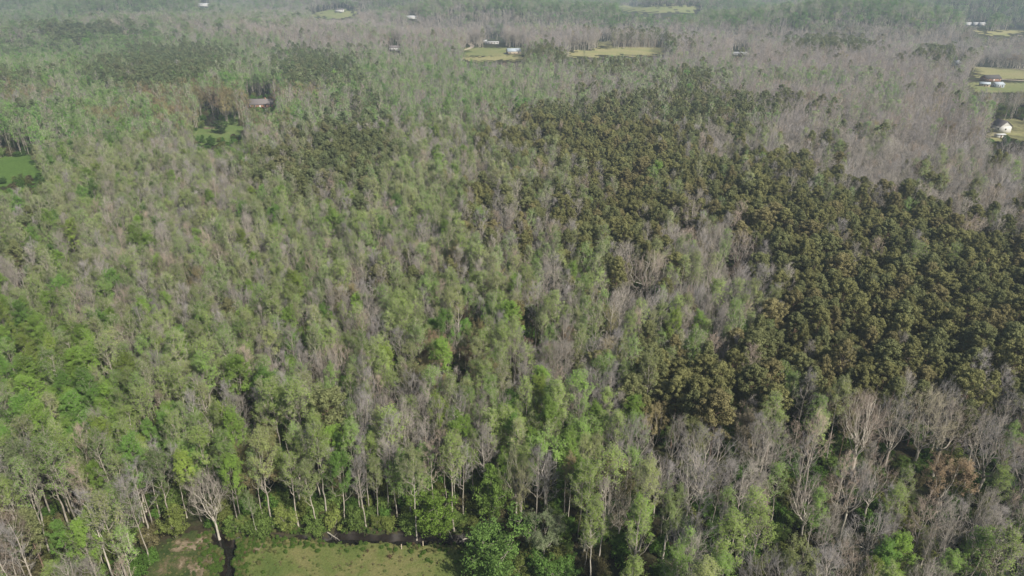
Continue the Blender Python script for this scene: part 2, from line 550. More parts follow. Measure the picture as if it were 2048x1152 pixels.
def registry():
    CM = [M_TWIG, M_LEAF]
    CL = [M_STEM, M_LEAF]
    for far in (False, True):
        nv = 4 if far else 6
        o = 500 if far else 0
        for i in range(nv):
            pb = [M_PALE] if i == 1 else [M_BARK]
            if far: pb = [M_STEM]
            reg('slender_leafing', hardwood(10 + i + o, 26, 'leader', 2.35 + 0.25 * (i % 3), 0.38, (0.9, 1.7, 1.25)[i % 3], far, 0.18, zc=0.70 + .03 * (i % 2)), 26, 2.5, pb, CL, far)
            reg('green_leafing', hardwood(30 + i + o, 25, 'leader', 2.8 + 0.3 * (i % 3), 0.34, 3.8, far, 0.20, zc=0.68), 25, 3.0, [M_BARK], CL, far)
            reg('slender_bare', hardwood(50 + i + o, 25, 'leader', 2.3 + 0.4 * (i % 3), 0.42, 0, far, zc=0.68), 25, 2.5, [M_PALE] if i == 1 else [M_BARK], CM, far)
        for i in range(3 if far else 5):
            reg('spreading_bare', hardwood(70 + i + o, 24, 'vase', 5.6 + 0.5 * (i % 3), 0.28 + 0.03 * i, 0, far, zc=0.62, low=-5, thick=1.3), 24, 5.2, [M_BARK if i == 2 or far else M_PALE], CM, far)
            reg('spreading_leafing', hardwood(90 + i + o, 24, 'vase', 4.7, 0.32, 2.4, far, 0.20, zc=0.64), 24, 4.5, [M_PALE if i % 2 else M_BARK], CL, far)
            reg('budding', hardwood(110 + i + o, 22, 'vase', 5.0, 0.28, 2.2, far, 0.18, zc=0.62, low=-10), 22, 5.2, [M_BARK], CM, far)
        for i in range(4 if far else 6):
            reg('pine', pine(130 + i + o, 24, 3.9 + 0.35 * (i % 3), far, 0.50 + 0.05 * (i % 3)), 24, 3.6, [M_PBARK], [M_NEEDLE], far)
        for i in range(2 if far else 3):
            reg('cedar', cedar(150 + i + o, 11, 2.6, far), 11, 2.2, [M_PBARK], [M_NEEDLE], far)
    for i in range(4):
        reg('low', lowtree(170 + i, 7.5, 3.0), 7.5, 2.4, [M_BARK], [M_LEAF])
    for i in range(3):
        reg('bush', lowtree(180 + i, 2.6, 1.7, 0.0, 0.6), 2.6, 1.5, [M_BARK], [M_LEAF])
registry()

# ---------------------------------------------------------------- where things grow: read off the photograph
ZONES = """
GGGG GGgg bbbb ggbg GGGG ggGG gGGG GGGG
GGgb bbbb bbBB BBBB bbGG GGGG GGGG GGGG
gPPP gbbB BBBb BBBB BBBB BBBB BBBB BBBB
GGGG Gggg bBBB BbBB BBBP PBBB BPPB BBBB
GGGG PPPg gPbb bbbb PPbb bBBB BBBB BPBB
GGGP PPPg gPPg gggb bbpP bbbB BBBB BBBB
pGGP PPGG GPPg gggg gbbb bPbb bgbB BBBB
TbGG TTTT TTgg gggg gbpb bPBB BBBg BBBB
pbGG GTTT gggp gggg ggpP pPPp PBBb BBgB
GGGT GTgT Tgbp ggbb PPPP bPPP BBbb BBBb
GGGg gbgg bpPP gggp PPPP PpBb BBBB BBBB
GGGG gbbp PPPP ggbp ppPP PPPP PpBB BBBB
ggGg bbpg gggg ggpp ppPP PbPP PPPP PpBB
pGbb ggbb gggg bbpp ppPP PbBP PPPP PPPP
bGbg bbgg ggbp pbpb gGpB BpBB PPPP PPPP
GGgb bGbg bgbb ggbg gbbB Bbgc PPPP PPPP
GGGb bggb ggbb ggTb pbbT cgbc PPPP PPPP
GGGG bGbb gggb gTTb pgpG PPPP PPPP PPPP
GGGG GGGg Gbbg gggg ggGg PPPb gPPP PBPB
GGGG GGbG TGgg gggg GGGb BBTg BbBB BBBB
GGGG GGGg gggb gbgg GgbT BBBb bBBB BBBB
bGGG ggBg gGGG GGGG Bggg bbBB BbBB BBBB
bggG gBBg gGGG GGGG gcgg bgcB bbBb gBbb
gbgg GGGG GGGG GGGG Gggg bgbb cgBb cBbb
""".replace(' ', '').strip().split('\n')
assert len(ZONES) == 24 and all(len(r) == 32 for r in ZONES)
MIX = {
    'G': (('green_leafing', .52), ('slender_leafing', .26), ('spreading_leafing', .04), ('slender_bare', .08), ('low', .10)),
    'g': (('slender_leafing', .50), ('green_leafing', .13), ('slender_bare', .24), ('spreading_leafing', .08), ('spreading_bare', .02), ('cedar', .03)),
    'b': (('slender_bare', .50), ('slender_leafing', .28), ('spreading_bare', .10), ('green_leafing', .05), ('budding', .03), ('pine', .03), ('cedar', .01)),
    'B': (('slender_bare', .48), ('spreading_bare', .38), ('slender_leafing', .07), ('budding', .04), ('pine', .02), ('cedar', .01)),
    'P': (('pine', .96), ('slender_bare', .025), ('slender_leafing', .015)),
    'p': (('pine', .50), ('slender_bare', .22), ('slender_leafing', .22), ('cedar', .06)),
    'T': (('budding', .68), ('slender_leafing', .17), ('slender_bare', .10), ('green_leafing', .05)),
    'c': (('cedar', .38), ('slender_bare', .22), ('slender_leafing', .22), ('pine', .10), ('spreading_bare', .08)),
}
MIX['.'] = MIX['g']
def zone(px, py):
    c = int(min(31, max(0, px // 64)))
    r = int(py // 24) if py < 240 else 10 + int((py - 240) // 64)
    return ZONES[min(23, max(0, r))][c]

# open ground, as outlined in the photograph
FIELD = [(474, 1083), (510, 1077), (560, 1078), (640, 1081), (760, 1084), (860, 1087), (960, 1085), (985, 1100), (995, 1152), (1000, 1230), (1000, 1600), (440, 1600), (466, 1150), (470, 1110)]
BANK = [(330, 1085), (380, 1062), (432, 1068), (440, 1085), (450, 1100), (448, 1152), (440, 1600), (250, 1600), (290, 1150), (310, 1110)]
CLEAR = [
    [(-80, 328), (30, 316), (62, 313), (80, 330), (74, 360), (40, 366), (-80, 372)],
    [(388, 272), (410, 256), (440, 256), (478, 248), (486, 264), (458, 280), (420, 285), (392, 285)],
    [(408, 238), (430, 230), (436, 244), (430, 256), (408, 256)],
    [(936, 97), (1012, 98), (1048, 99), (1044, 112), (1036, 121), (960, 122), (925, 116), (932, 108)],
    [(936, 88), (946, 90), (946, 99), (936, 99)],
    [(1140, 104), (1200, 100), (1325, 96), (1326, 108), (1200, 110), (1135, 113)],
    [(1200, 84), (1221, 84), (1221, 98), (1200, 98)],
    [(1954, 133), (2010, 138), (2100, 146), (2100, 182), (2048, 180), (1998, 182), (1992, 163), (2000, 152), (1955, 140)],
    [(618, 30), (640, 24), (690, 19), (718, 27), (700, 36), (650, 38)],
    [(1236, 12), (1268, 13), (1300, 15), (1400, 15), (1396, 27), (1300, 28), (1245, 22)],
    [(1984, 240), (2030, 240), (2080, 262), (2060, 280), (2000, 276), (1984, 262)],
    [(1955, 66), (2000, 63), (2060, 58), (2060, 65), (2000, 71), (1958, 72)],
    [(1935, 156), (1960, 150), (1980, 156), (1976, 176), (1940, 176)],
]
# windows kept free of crowns so that each building shows as it does in the photograph
BUILDING_GAPS = [(498, 194, 547, 213), (1010, 96, 1046, 108), (969, 80, 1006, 90), (1903, 123, 1920, 132), (1958, 148, 2000, 177),
                 (1463, 104, 1496, 112), (778, 93, 800, 102), (815, 33, 832, 39), (671, 17, 688, 24), (398, 7, 418, 14),
                 (1930, 45, 1970, 52), (1992, 240, 2018, 268), (187, 148, 195, 154), (1985, 264, 2010, 276), (420, 210, 432, 216)]
GAPP = CLEAR + [[(a, b), (c, b), (c, d), (a, d)] for a, b, c, d in BUILDING_GAPS]
WF, WB_ = world_poly(FIELD), world_poly(BANK)
CORNER = world_poly([(925, 1125), (1010, 1125), (1150, 1150), (1230, 1300), (1260, 1600), (925, 1600)])
rnd = random.Random(7)
nr = np.random.default_rng(11)

def blocked(x, y, z, H, r, kind):
    """does a tree of height H here stand on open ground or hide a clearing?"""
    bx, by, _ = to_px(x, y, z)
    res = np.zeros(np.shape(x), bool)
    near = y < 260
    res |= near & (in_poly(WF, x, y) | in_poly(WB_, x, y))
    res |= near & (wdepth(x, y) < 1.4)
    res |= near & in_poly(CORNER, x, y)
    # crowns may not overhang the field's lower part
    for f in (1.0, 0.8, 0.6, 0.4, 0.2, 0.0):
        px, py, dp = to_px(x, y, z + H * f)
        if f > 0.7:                                # keep the view onto the trees placed one by one
            for hx, ty, by, hr, hy in GUARD:
                cut = ty + (by - ty) * (0.62 if by > 900 else 0.42)
                res |= (y < hy) & (np.abs(px - hx) < hr * 0.75 + r * FPX / dp * 0.3) & (py > ty) & (py < cut)
        for side in (-0.7, 0.7):
            sx = px + side * r * FPX / dp
            for poly in GAPP:
                res |= in_poly(poly, sx, py)
            if f > 0.5:
                res |= near & in_poly(FIELD_VIEW, sx, py)
    return res
FIELD_VIEW = [(462, 1090), (930, 1092), (940, 1152), (940, 1300), (300, 1300), (345, 1110), (440, 1100)]

# ---------------------------------------------------------------- tints (leaf or twig colour, linear)
def tint(kind, z=0, px=0, py=0):
    v = rnd.uniform(0.7, 1.25)
    u = rnd.random()
    if kind in ('green_leafing',):
        c = (0.190, 0.300, 0.058) if u < .6 else ((0.155, 0.285, 0.060) if u < .85 else (0.22, 0.30, 0.060))
    elif kind in ('slender_leafing', 'spreading_leafing'):
        c = (0.240, 0.325, 0.088) if u < .5 else ((0.275, 0.32, 0.118) if u < .7 else (0.200, 0.315, 0.075))
    elif kind == 'low':
        c = (0.155, 0.230, 0.060) if u < .7 else (0.19, 0.235, 0.065)
    elif kind == 'bush':
        c = (0.09, 0.17, 0.035) if u < .5 else ((0.14, 0.16, 0.05) if u < .8 else (0.13, 0.12, 0.06))
    elif kind == 'budding':
        c = (0.27, 0.235, 0.12) if u < .5 else ((0.25, 0.19, 0.12) if u < .8 else (0.23, 0.25, 0.11))
    elif kind == 'pine':
        c = (0.172, 0.174, 0.070) if u < .5 else ((0.152, 0.165, 0.071) if u < .86 else (0.192, 0.174, 0.080))
        v = rnd.uniform(0.82, 1.16)
        if px < 860: c = (c[0] * .84, c[1] * .93, c[2])
    elif kind == 'cedar':
        c = (0.13, 0.155, 0.03) if u < .7 else (0.08, 0.13, 0.03)
    else:
        c = (0.285, 0.262, 0.230) if u < .5 else ((0.265, 0.250, 0.240) if u < .87 else (0.31, 0.255, 0.205))
    return tuple(k * v for k in c)

NAMES = {'slender_leafing': ('leafing_tree', 'leafing tree'), 'green_leafing': ('leafing_tree', 'leafing tree'),
         'spreading_leafing': ('leafing_tree', 'leafing tree'), 'slender_bare': ('bare_tree', 'bare tree'),
         'spreading_bare': ('bare_tree', 'bare tree'), 'budding': ('budding_tree', 'budding tree'), 'pine': ('pine_tree', 'pine'),
         'cedar': ('cedar_tree', 'cedar'), 'low': ('understorey_tree', 'small tree'), 'bush': ('bush', 'bush')}

# ---------------------------------------------------------------- trees placed one by one: kind, base px, top y px, variant, label, tint
GUARD = []
HERO = [
    ('spreading_leafing', 1088, 1122, 1026, 1, 'pale green sycamore with thick white crooked limbs, right of the round bright green tree', (0.22, 0.27, 0.14), 1.5),
    ('low', 984, 1165, 1060, 0, 'round bright green tree at the right end of the grassy field', (0.15, 0.255, 0.065), 1.05),
    ('low', 1108, 1176, 1105, 1, 'low bright green tree under the white limbed sycamore', (0.14, 0.25, 0.06), 1.0),
    ('slender_leafing', 833, 1071, 898, 1, 'tall slender pale trunked tree on the ditch bank, tallest of the wood edge', (0.24, 0.28, 0.12), 1),
    ('slender_leafing', 637, 1062, 922, 4, 'slim pale tree leaning left with exposed roots above the ditch', (0.22, 0.28, 0.10), 1.05),
    ('slender_leafing', 757, 1046, 920, 1, 'forked pale tree just behind the middle of the ditch', (0.23, 0.28, 0.11), 1),
    ('slender_bare', 728, 1040, 933, 2, 'small silvery bare tree leaning left near the middle of the wood edge', (0.33, 0.30, 0.28), .9),
    ('spreading_bare', 437, 1068, 950, 1, 'large bare grey tree with crooked white limbs where the two ditches meet', (0.33, 0.30, 0.26), 1.1),
    ('slender_leafing', 516, 1077, 985, 1, 'young tree with white stem on the near side of the ditch', (0.17, 0.24, 0.08), .9),
    ('slender_leafing', 103, 1094, 888, 1, 'very tall thin tree with long pale leaning trunk near the left edge', (0.16, 0.21, 0.085), 1.1),
    ('slender_leafing', 342, 1052, 902, 4, 'tall tree with straight white trunk left of the bare crooked tree', (0.13, 0.19, 0.065), 1.1),
    ('spreading_leafing', 268, 1112, 972, 3, 'green forked tree with long low limb left of the sandy bank', (0.15, 0.21, 0.07), 1),
    ('spreading_bare', 1030, 1052, 900, 3, 'tall tree with twisted white trunk above the right end of the ditch', (0.27, 0.29, 0.15), .8),
    ('spreading_leafing', 1042, 1052, 935, 3, 'second white trunked tree close behind the twisted one', (0.25, 0.25, 0.13), .7),
    ('slender_leafing', 1136, 1046, 912, 1, 'tan topped tree with straight pale trunk, behind the sycamore', (0.32, 0.27, 0.13), .9),
    ('spreading_bare', 1822, 948, 790, 1, 'huge spreading bare tree with pale fan of limbs, lower right', (0.34, 0.31, 0.22), 1.35),
    ('spreading_bare', 1866, 952, 810, 3, 'wide bare tree leaning right beside the huge spreading one', (0.32, 0.28, 0.24), 1.2),
    ('spreading_bare', 1702, 955, 792, 0, 'tall fan shaped bare tree left of the huge spreading one', (0.33, 0.28, 0.23), 1.1),
    ('budding', 1478, 940, 826, 2, 'round topped pale budding tree with forked trunk, lower right of centre', (0.33, 0.29, 0.20), 1.0),
    ('spreading_leafing', 1592, 860, 768, 1, 'fresh green round crowned tree in front of the dark pines', (0.17, 0.25, 0.07), .95),
    ('spreading_leafing', 1530, 862, 760, 3, 'pale green oval tree left of the fresh green one before the pines', (0.17, 0.23, 0.09), .8),
    ('spreading_bare', 1598, 1088, 955, 3, 'bare tree with long white trunk low on the right side', (0.34, 0.30, 0.26), 1),
    ('spreading_bare', 1235, 1090, 985, 1, 'bare white vase shaped tree between the bottom green trees', (0.34, 0.31, 0.24), 1),
    ('slender_leafing', 1168, 1150, 1050, 1, 'pale green tree with straight white trunk at the bottom, right of the sycamore', (0.24, 0.26, 0.13), 1.2),
    ('spreading_leafing', 1325, 1120, 965, 3, 'full pale green tree near the bottom, right of the white vase shaped one', (0.19, 0.25, 0.09), .8),
    ('spreading_leafing', 1945, 1090, 1005, 1, 'small olive green tree with round crown near the bottom right', (0.17, 0.20, 0.05), .8),
    ('spreading_bare', 1285, 632, 502, 0, 'great bare tree with broad fan of pinkish limbs at the left tip of the pines', (0.34, 0.29, 0.24), 1.45),
    ('spreading_bare', 1478, 568, 468, 1, 'large bare pinkish tree in the gap of the pine stand', (0.34, 0.29, 0.26), 1.2),
    ('spreading_bare', 1378, 500, 402, 3, 'bare grey tree rising at the left margin of the main pine stand', (0.33, 0.29, 0.25), 1.0),
    ('budding', 1213, 700, 612, 1, 'yellowish budding tree with open limbs in the middle of the wood', (0.33, 0.31, 0.16), .9),
    ('budding', 928, 672, 600, 0, 'pinkish tan tree spreading wide near the centre', (0.33, 0.24, 0.18), 1.1),
    ('budding', 1052, 745, 680, 3, 'rounded pink brown tree just below the lone pine', (0.34, 0.24, 0.18), 1.0),
    ('budding', 905, 745, 675, 2, 'pale tan tree with round head left of the pink brown one', (0.32, 0.29, 0.18), 1.1),
    ('pine', 1064, 705, 612, 2, 'lone layered pine with flat boughs standing among bare trees near the centre', (0.085, 0.11, 0.04), 1.15),
    ('spreading_leafing', 480, 850, 765, 1, 'large pale domed tree with fine grey branches, left of centre', (0.22, 0.26, 0.11), 1.05),
    ('budding', 552, 912, 835, 4, 'golden tan tree rising from bright green ones left of centre', (0.34, 0.31, 0.13), .7),
    ('spreading_leafing', 392, 262, 200, 3, 'large pale domed tree beside the pond', (0.33, 0.33, 0.19), .95),
    ('low', 441, 268, 238, 2, 'dark round evergreen bush tree beside the pond', (0.05, 0.085, 0.025), 1.3),
    ('spreading_leafing', 138, 545, 455, 1, 'pale yellow green tree at the upper left beside a dark gap', (0.20, 0.28, 0.09), .95),
    ('spreading_bare', 36, 556, 492, 3, 'bare white limbed tree in the dark gap at the left edge', (0.36, 0.31, 0.30), 1.1),
    ('low', 880, 1072, 985, 0, 'bright lime green tree on the far bank near the right end of the ditch', (0.17, 0.27, 0.05), .8),
    ('low', 980, 1050, 935, 3, 'tall bright lime green tree behind the right end of the ditch', (0.17, 0.265, 0.06), .55),
    ('green_leafing', 68, 1150, 1050, 2, 'bushy green tree near the bottom left corner', (0.14, 0.24, 0.06), 1.3),
    ('spreading_leafing', 200, 1175, 1045, 1, 'pale grey green willow-like tree at the bottom left', (0.19, 0.24, 0.11), .9),
]
# groups for hand-placed rows
trees = []                        # dict(kind, x, y, z, H, wid, rot, tint, var, label, d)
occ = {}
CELL = 6.0
def occ_add(x, y, r):
    occ.setdefault((int(x // CELL), int(y // CELL)), []).append((x, y, r))
def occ_free(x, y, r, k):
    i, j = int(x // CELL), int(y // CELL)
    for a in range(i - 2, i + 3):
        for b in range(j - 2, j + 3):
            for (X, Y, q) in occ.get((a, b), ()):
                if (X - x) ** 2 + (Y - y) ** 2 < (k * (q + r)) ** 2:
                    return False
    return True

for kind, bx, by, ty, var, lab, tn, wf in HERO:
    X, Y = at(np.array([bx]), np.array([by])); X, Y = float(X[0]), float(Y[0])
    Z = float(height(np.array([X]), np.array([Y]))[0])
    lo, hi = 2.0, 45.0
    for _ in range(40):
        mid = (lo + hi) / 2
        if to_px(X, Y, Z + mid)[1] > ty: lo = mid
        else: hi = mid
    P = PROTO[kind][var % len(PROTO[kind])]
    s = mid / P['H']
    trees.append(dict(kind=kind, x=X, y=Y, z=Z - 0.15, s=s, w=s * wf, rot=rnd.uniform(0, 6.28), tint=tuple(c * .88 for c in tn), var=var % len(PROTO[kind]), label=lab, hero=True))
    occ_add(X, Y, P['rad'] * s * wf * 0.9)
    GUARD.append((bx, ty, by, P['rad'] * s * wf * FPX / to_px(X, Y, Z + mid * .7)[2], Y))

# dart throwing, nearest belt
def wedge_points(d0, d1, step, jit=0.5):
    xs = []
    hw = d1 * 0.90 + 45
    nx, ny = int(2 * hw / step) + 1, int((d1 - d0 * 0.55) / step) + 2
    gx, gy = np.meshgrid(-hw + np.arange(nx) * step, d0 * 0.55 + np.arange(ny) * step)
    gx = gx + (np.arange(ny)[:, None] % 2) * step * .5
    x = (gx + nr.uniform(-jit, jit, gx.shape) * step).ravel(); y = (gy + nr.uniform(-jit, jit, gx.shape) * step).ravel()
    d = np.hypot(x, y)
    k = (d >= d0) & (d < d1) & (np.abs(x) < 0.80 * y + 32)
    return x[k], y[k]

HGT = {'slender_leafing': (19, 29), 'green_leafing': (16, 27), 'spreading_leafing': (18, 24), 'slender_bare': (18, 28),
       'spreading_bare': (19, 25), 'budding': (17, 23), 'pine': (18, 28), 'cedar': (8, 13), 'low': (6, 12)}
def patch(x, y):
    """smooth 0..1 field: neighbouring trees tend to be of one kind"""
    v = (np.sin(x * .061 + 1.1 * np.sin(y * .043)) + np.sin(y * .053 + 1.4 * np.sin(x * .037) + 2) + .7 * np.sin((x + y) * .12 + 1) + .6 * np.sin((x - 1.3 * y) * .17)) / 3.0
    return (v * .75 + .5) % 1.0
def pick(z, x, y, px, py):
    k = pick0(z, (patch(x, y) * rnd.uniform(.55, 1.0) + rnd.random() * .45) % 1.0)
    if py < 300 and px < 1000 and k in ('slender_leafing', 'green_leafing') and rnd.random() < (.6 if py < 250 else .35): k = 'spreading_leafing'
    if py < 170 and k == 'slender_bare' and rnd.random() < .5: k = 'spreading_bare'
    return k
def pick0(z, u):
    for k, p in MIX[z]:
        u -= p
        if u <= 0: return k
    return MIX[z][0][0]

def assign(x, y, dense, belt):
    z = height(x, y)
    n = len(x)
    px, py, dp = to_px(x, y, z + 19.0)
    jx = px + nr.normal(size=n) * 28; jy = py + nr.normal(size=n) * np.where(py < 240, 7, 24)
    kinds = [pick(zone(jx[i], jy[i]), x[i], y[i], px[i], py[i]) for i in range(n)]
    H = np.array([rnd.uniform(*HGT[k]) for k in kinds])
    rad = np.array([PROTO[k][0]['rad'] for k in kinds])
    blk = blocked(x, y, z, H, rad, kinds)
    order = np.arange(n)
    if dense:
        big = np.array([0 if r > 4.5 else 1 for r in rad])
        nr.shuffle(order)
        # larger crowns claim their room first, but only some of them
        order = sorted(order, key=lambda i: (big[i] if rnd.random() < 0.05 else 1))
    out = []
    for i in order:
        if blk[i]: continue
        k = kinds[i]
        P = PROTO[k]
        s = H[i] / P[0]['H'] * belt
        wv = (rnd.uniform(0.72, 1.28) if k == 'pine' else rnd.uniform(0.82, 1.22)) * s
        r = rad[i] * wv
        if dense:
            zc = zone(px[i], py[i])
            kk = {'G': .66, 'g': .63, 'b': .63, 'B': .70, 'P': .62, 'p': .62, 'T': .66, 'c': .66, '.': .6}[zc]
            if py[i] > 840 and zc in 'Bbc': kk *= 1.28
            if not occ_free(x[i], y[i], r, kk): continue
            occ_add(x[i], y[i], r)
        out.append(dict(kind=k, x=float(x[i]), y=float(y[i]), z=float(z[i]) - 0.15, s=float(s), w=float(wv), rot=rnd.uniform(0, 6.28),
                        tint=tint(k, None, px[i], py[i]), var=rnd.randrange(1000), label=None, hero=False))
    return out

x, y = wedge_points(88, 470, 2.3)
trees += assign(x, y, True, 0.90)
x, y = wedge_points(470, 1150, 5.6)
mid_trees = assign(x, y, False, 1.0)
x, y = wedge_points(1150, 2900, 10.0)
far_trees = assign(x, y, False, 1.0)
for t in far_trees: t['w'] *= 1.75
for t in mid_trees + far_trees:
    if t['kind'] == 'pine': t['tint'] = (t['tint'][0] * .85, t['tint'][1] * .92, t['tint'][2])
    if 'bare' in t['kind']: t['tint'] = (t['tint'][0] * .88, t['tint'][1] * .87, t['tint'][2] * .90)
    if 'leafing' in t['kind']: t['tint'] = (t['tint'][0] * .84, t['tint'][1] * 1.08, t['tint'][2] * .95)
# the leafy wall of low trees along the far bank of the ditch
for k in range(46):
    bx = rnd.uniform(470, 960); by = 1066 - abs(rnd.gauss(0, 11))
    X, Y = at([bx], [by]); X, Y = float(X[0]), float(Y[0])
    if wdepth(np.array([X]), np.array([Y]))[0] < 1.9 or not occ_free(X, Y, 1.2, .9): continue
    occ_add(X, Y, 1.2)
    s_ = rnd.uniform(.55, 1.35)
    trees.append(dict(kind='low', x=X, y=Y, z=float(height(np.array([X]), np.array([Y]))[0]) - .1, s=s_, w=s_ * rnd.uniform(.7, 1), rot=rnd.uniform(0, 6.28),
                      tint=(0.16, 0.255, 0.055) if rnd.random() < .5 else ((0.17, 0.25, 0.06) if rnd.random() < .6 else (0.2, 0.2, 0.08)), var=rnd.randrange(99), label=None, hero=False))
print('trees', len(trees), len(mid_trees), len(far_trees))

# ---------------------------------------------------------------- split: the 300 largest of each kind as objects, the rest as woodland
def facts(t):
    P = PROTO[t['kind']][0]
    px, py, dp = to_px(t['x'], t['y'], t['z'] + 0.72 * P['H'] * t['s'])
    t['px'], t['py'], t['dp'] = px, py, dp
    t['size'] = P['H'] * t['s'] / dp
    t['inview'] = 0 <= px <= 2048 and 0 <= py <= 1152
for t in trees: facts(t)

LIMIT = 298
byname = {}
for t in sorted(trees, key=lambda t: (not t['hero'], -t['size'])):
    if not t['inview'] and not t['hero']: continue
    byname.setdefault(NAMES[t['kind']][0], []).append(t)
solo = set()
for nm, L in byname.items():
    for t in L[:LIMIT]:
        solo.add(id(t))

def hue_word(t):
    r, g, b = t['tint']
    k = t['kind']
    if k == 'green_leafing': return 'yellow-green' if r > .16 else ('fresh green' if r / g < .55 else 'mid green')
    if k in ('slender_leafing', 'spreading_leafing'): return 'pale green' if b > .09 else 'soft yellow-green'
    if k == 'low': return 'lime green' if r / g > .55 else 'bright green'
    if k == 'budding': return 'tan' if r > g * 1.25 else ('straw coloured' if r > g else 'olive tan')
    if k == 'pine': return 'rusty olive' if r > g else 'dark olive'
    if k == 'cedar': return 'olive green' if r / g > .65 else 'dark green'
    return 'pinkish grey' if r / b > 1.6 else ('silvery grey' if r > .3 else 'grey')
FORM = {'slender_leafing': 'slender {h} half-leafed tree', 'green_leafing': 'full {h} leafing tree', 'spreading_leafing': 'spreading {h} leafing tree',
        'slender_bare': 'slender {h} leafless tree', 'spreading_bare': 'wide {h} leafless tree', 'budding': '{h} round-headed budding tree',
        'pine': '{h} pine', 'cedar': 'small pointed {h} cedar', 'low': 'low {h} bushy tree'}
used = set()
def auto_label(t):
    h = hue_word(t)
    f = FORM[t['kind']].format(h=h)
    a, b = t['px'] / 20.48, t['py'] / 11.52
    for prec in (0, 1, 2):
        A = ('%.' + str(prec) + 'f') % a; B = ('%.' + str(prec) + 'f') % b
        s = f"{f}, crown {A}% across and {B}% down the photo"
        if s not in used:
            break
    used.add(s)
    return s
GROUPS = {'leafing_tree': 'leafing trees of the wood', 'bare_tree': 'leafless trees of the wood', 'budding_tree': 'budding trees among the wood',
          'pine_tree': 'pines of the wood', 'cedar_tree': 'cedars under the taller trees', 'understorey_tree': 'small green trees under the wood'}

def stand(t):
    nm, cat = NAMES[t['kind']]
    P = PROTO[t['kind']][t['var'] % len(PROTO[t['kind']])]
    e = bpy.data.objects.new(nm, None)
    COL.objects.link(e)
    e.empty_display_size = 0.5
    e.location = (t['x'], t['y'], t['z'])
    e.rotation_euler = (rnd.gauss(0, .02), rnd.gauss(0, .02), t['rot'])
    e.scale = (t['w'], t['w'], t['s'])
    e['label'] = t['label'] or auto_label(t)
    e['category'] = cat
    e['group'] = GROUPS[nm]
    for part, me in (('trunk', P['tr']), ('crown', P['cr'])):
        o = bpy.data.objects.new(part, me)
        COL.objects.link(o)
        o.parent = e
        o['tint'] = list(t['tint'])

rest = []
for t in trees:
    if id(t) in solo: stand(t)
    else: rest.append((t, False))
rest += [(t, t['kind'] != 'low') for t in mid_trees] + [(t, t['kind'] != 'low') for t in far_trees]

# ---------------------------------------------------------------- scattered stuff through geometry nodes
def scatter(name, label, cat, meshes, rows, group=None):
    """rows: (x, y, z, rx, ry, rz, sx, sz, idx, r, g, b)"""
    if not rows: return
    pc = bpy.data.collections.new(name + ' sources')      # never linked to the scene
    for i, me in enumerate(meshes):
        o = bpy.data.objects.new('%s_source_%03d' % (name, i), me)
        pc.objects.link(o)
    A = np.array(rows, float)
    me = bpy.data.meshes.new(name)
    me.vertices.add(len(A)); me.vertices.foreach_set('co', A[:, :3].ravel())
    def att(n, ty, data, key):
        a = me.attributes.new(n, ty, 'POINT'); a.data.foreach_set(key, data)
    att('rot', 'FLOAT_VECTOR', A[:, 3:6].ravel(), 'vector')
    att('scl', 'FLOAT_VECTOR', np.stack([A[:, 6], A[:, 6], A[:, 7]], 1).ravel(), 'vector')
    att('idx', 'INT', A[:, 8].astype(np.int32), 'value')
    att('tint', 'FLOAT_COLOR', np.concatenate([A[:, 9:12], np.ones((len(A), 1))], 1).ravel(), 'color')
    ng = bpy.data.node_groups.new(name + ' nodes', 'GeometryNodeTree')
    ng.interface.new_socket('Geometry', in_out='INPUT', socket_type='NodeSocketGeometry')
    ng.interface.new_socket('Geometry', in_out='OUTPUT', socket_type='NodeSocketGeometry')
    N = ng.nodes.new
    gi, go = N('NodeGroupInput'), N('NodeGroupOutput')
    ci = N('GeometryNodeCollectionInfo'); ci.inputs['Collection'].default_value = pc
    ci.inputs['Separate Children'].default_value = True; ci.inputs['Reset Children'].default_value = True
    ip = N('GeometryNodeInstanceOnPoints'); ip.inputs['Pick Instance'].default_value = True
    def nat(n, ty):
        a = N('GeometryNodeInputNamedAttribute'); a.data_type = ty; a.inputs['Name'].default_value = n
        return a.outputs['Attribute']
    e2r = N('FunctionNodeEulerToRotation')
    ng.links.new(nat('rot', 'FLOAT_VECTOR'), e2r.inputs[0])
    ng.links.new(gi.outputs[0], ip.inputs['Points'])
    ng.links.new(ci.outputs[0], ip.inputs['Instance'])
    ng.links.new(nat('idx', 'INT'), ip.inputs['Instance Index'])
    ng.links.new(e2r.outputs[0], ip.inputs['Rotation'])
    ng.links.new(nat('scl', 'FLOAT_VECTOR'), ip.inputs['Scale'])
    ng.links.new(ip.outputs[0], go.inputs[0])
    o = link(name, me, None, label, cat, group, 'stuff')
    md = o.modifiers.new('scatter', 'NODES'); md.node_group = ng
    return o

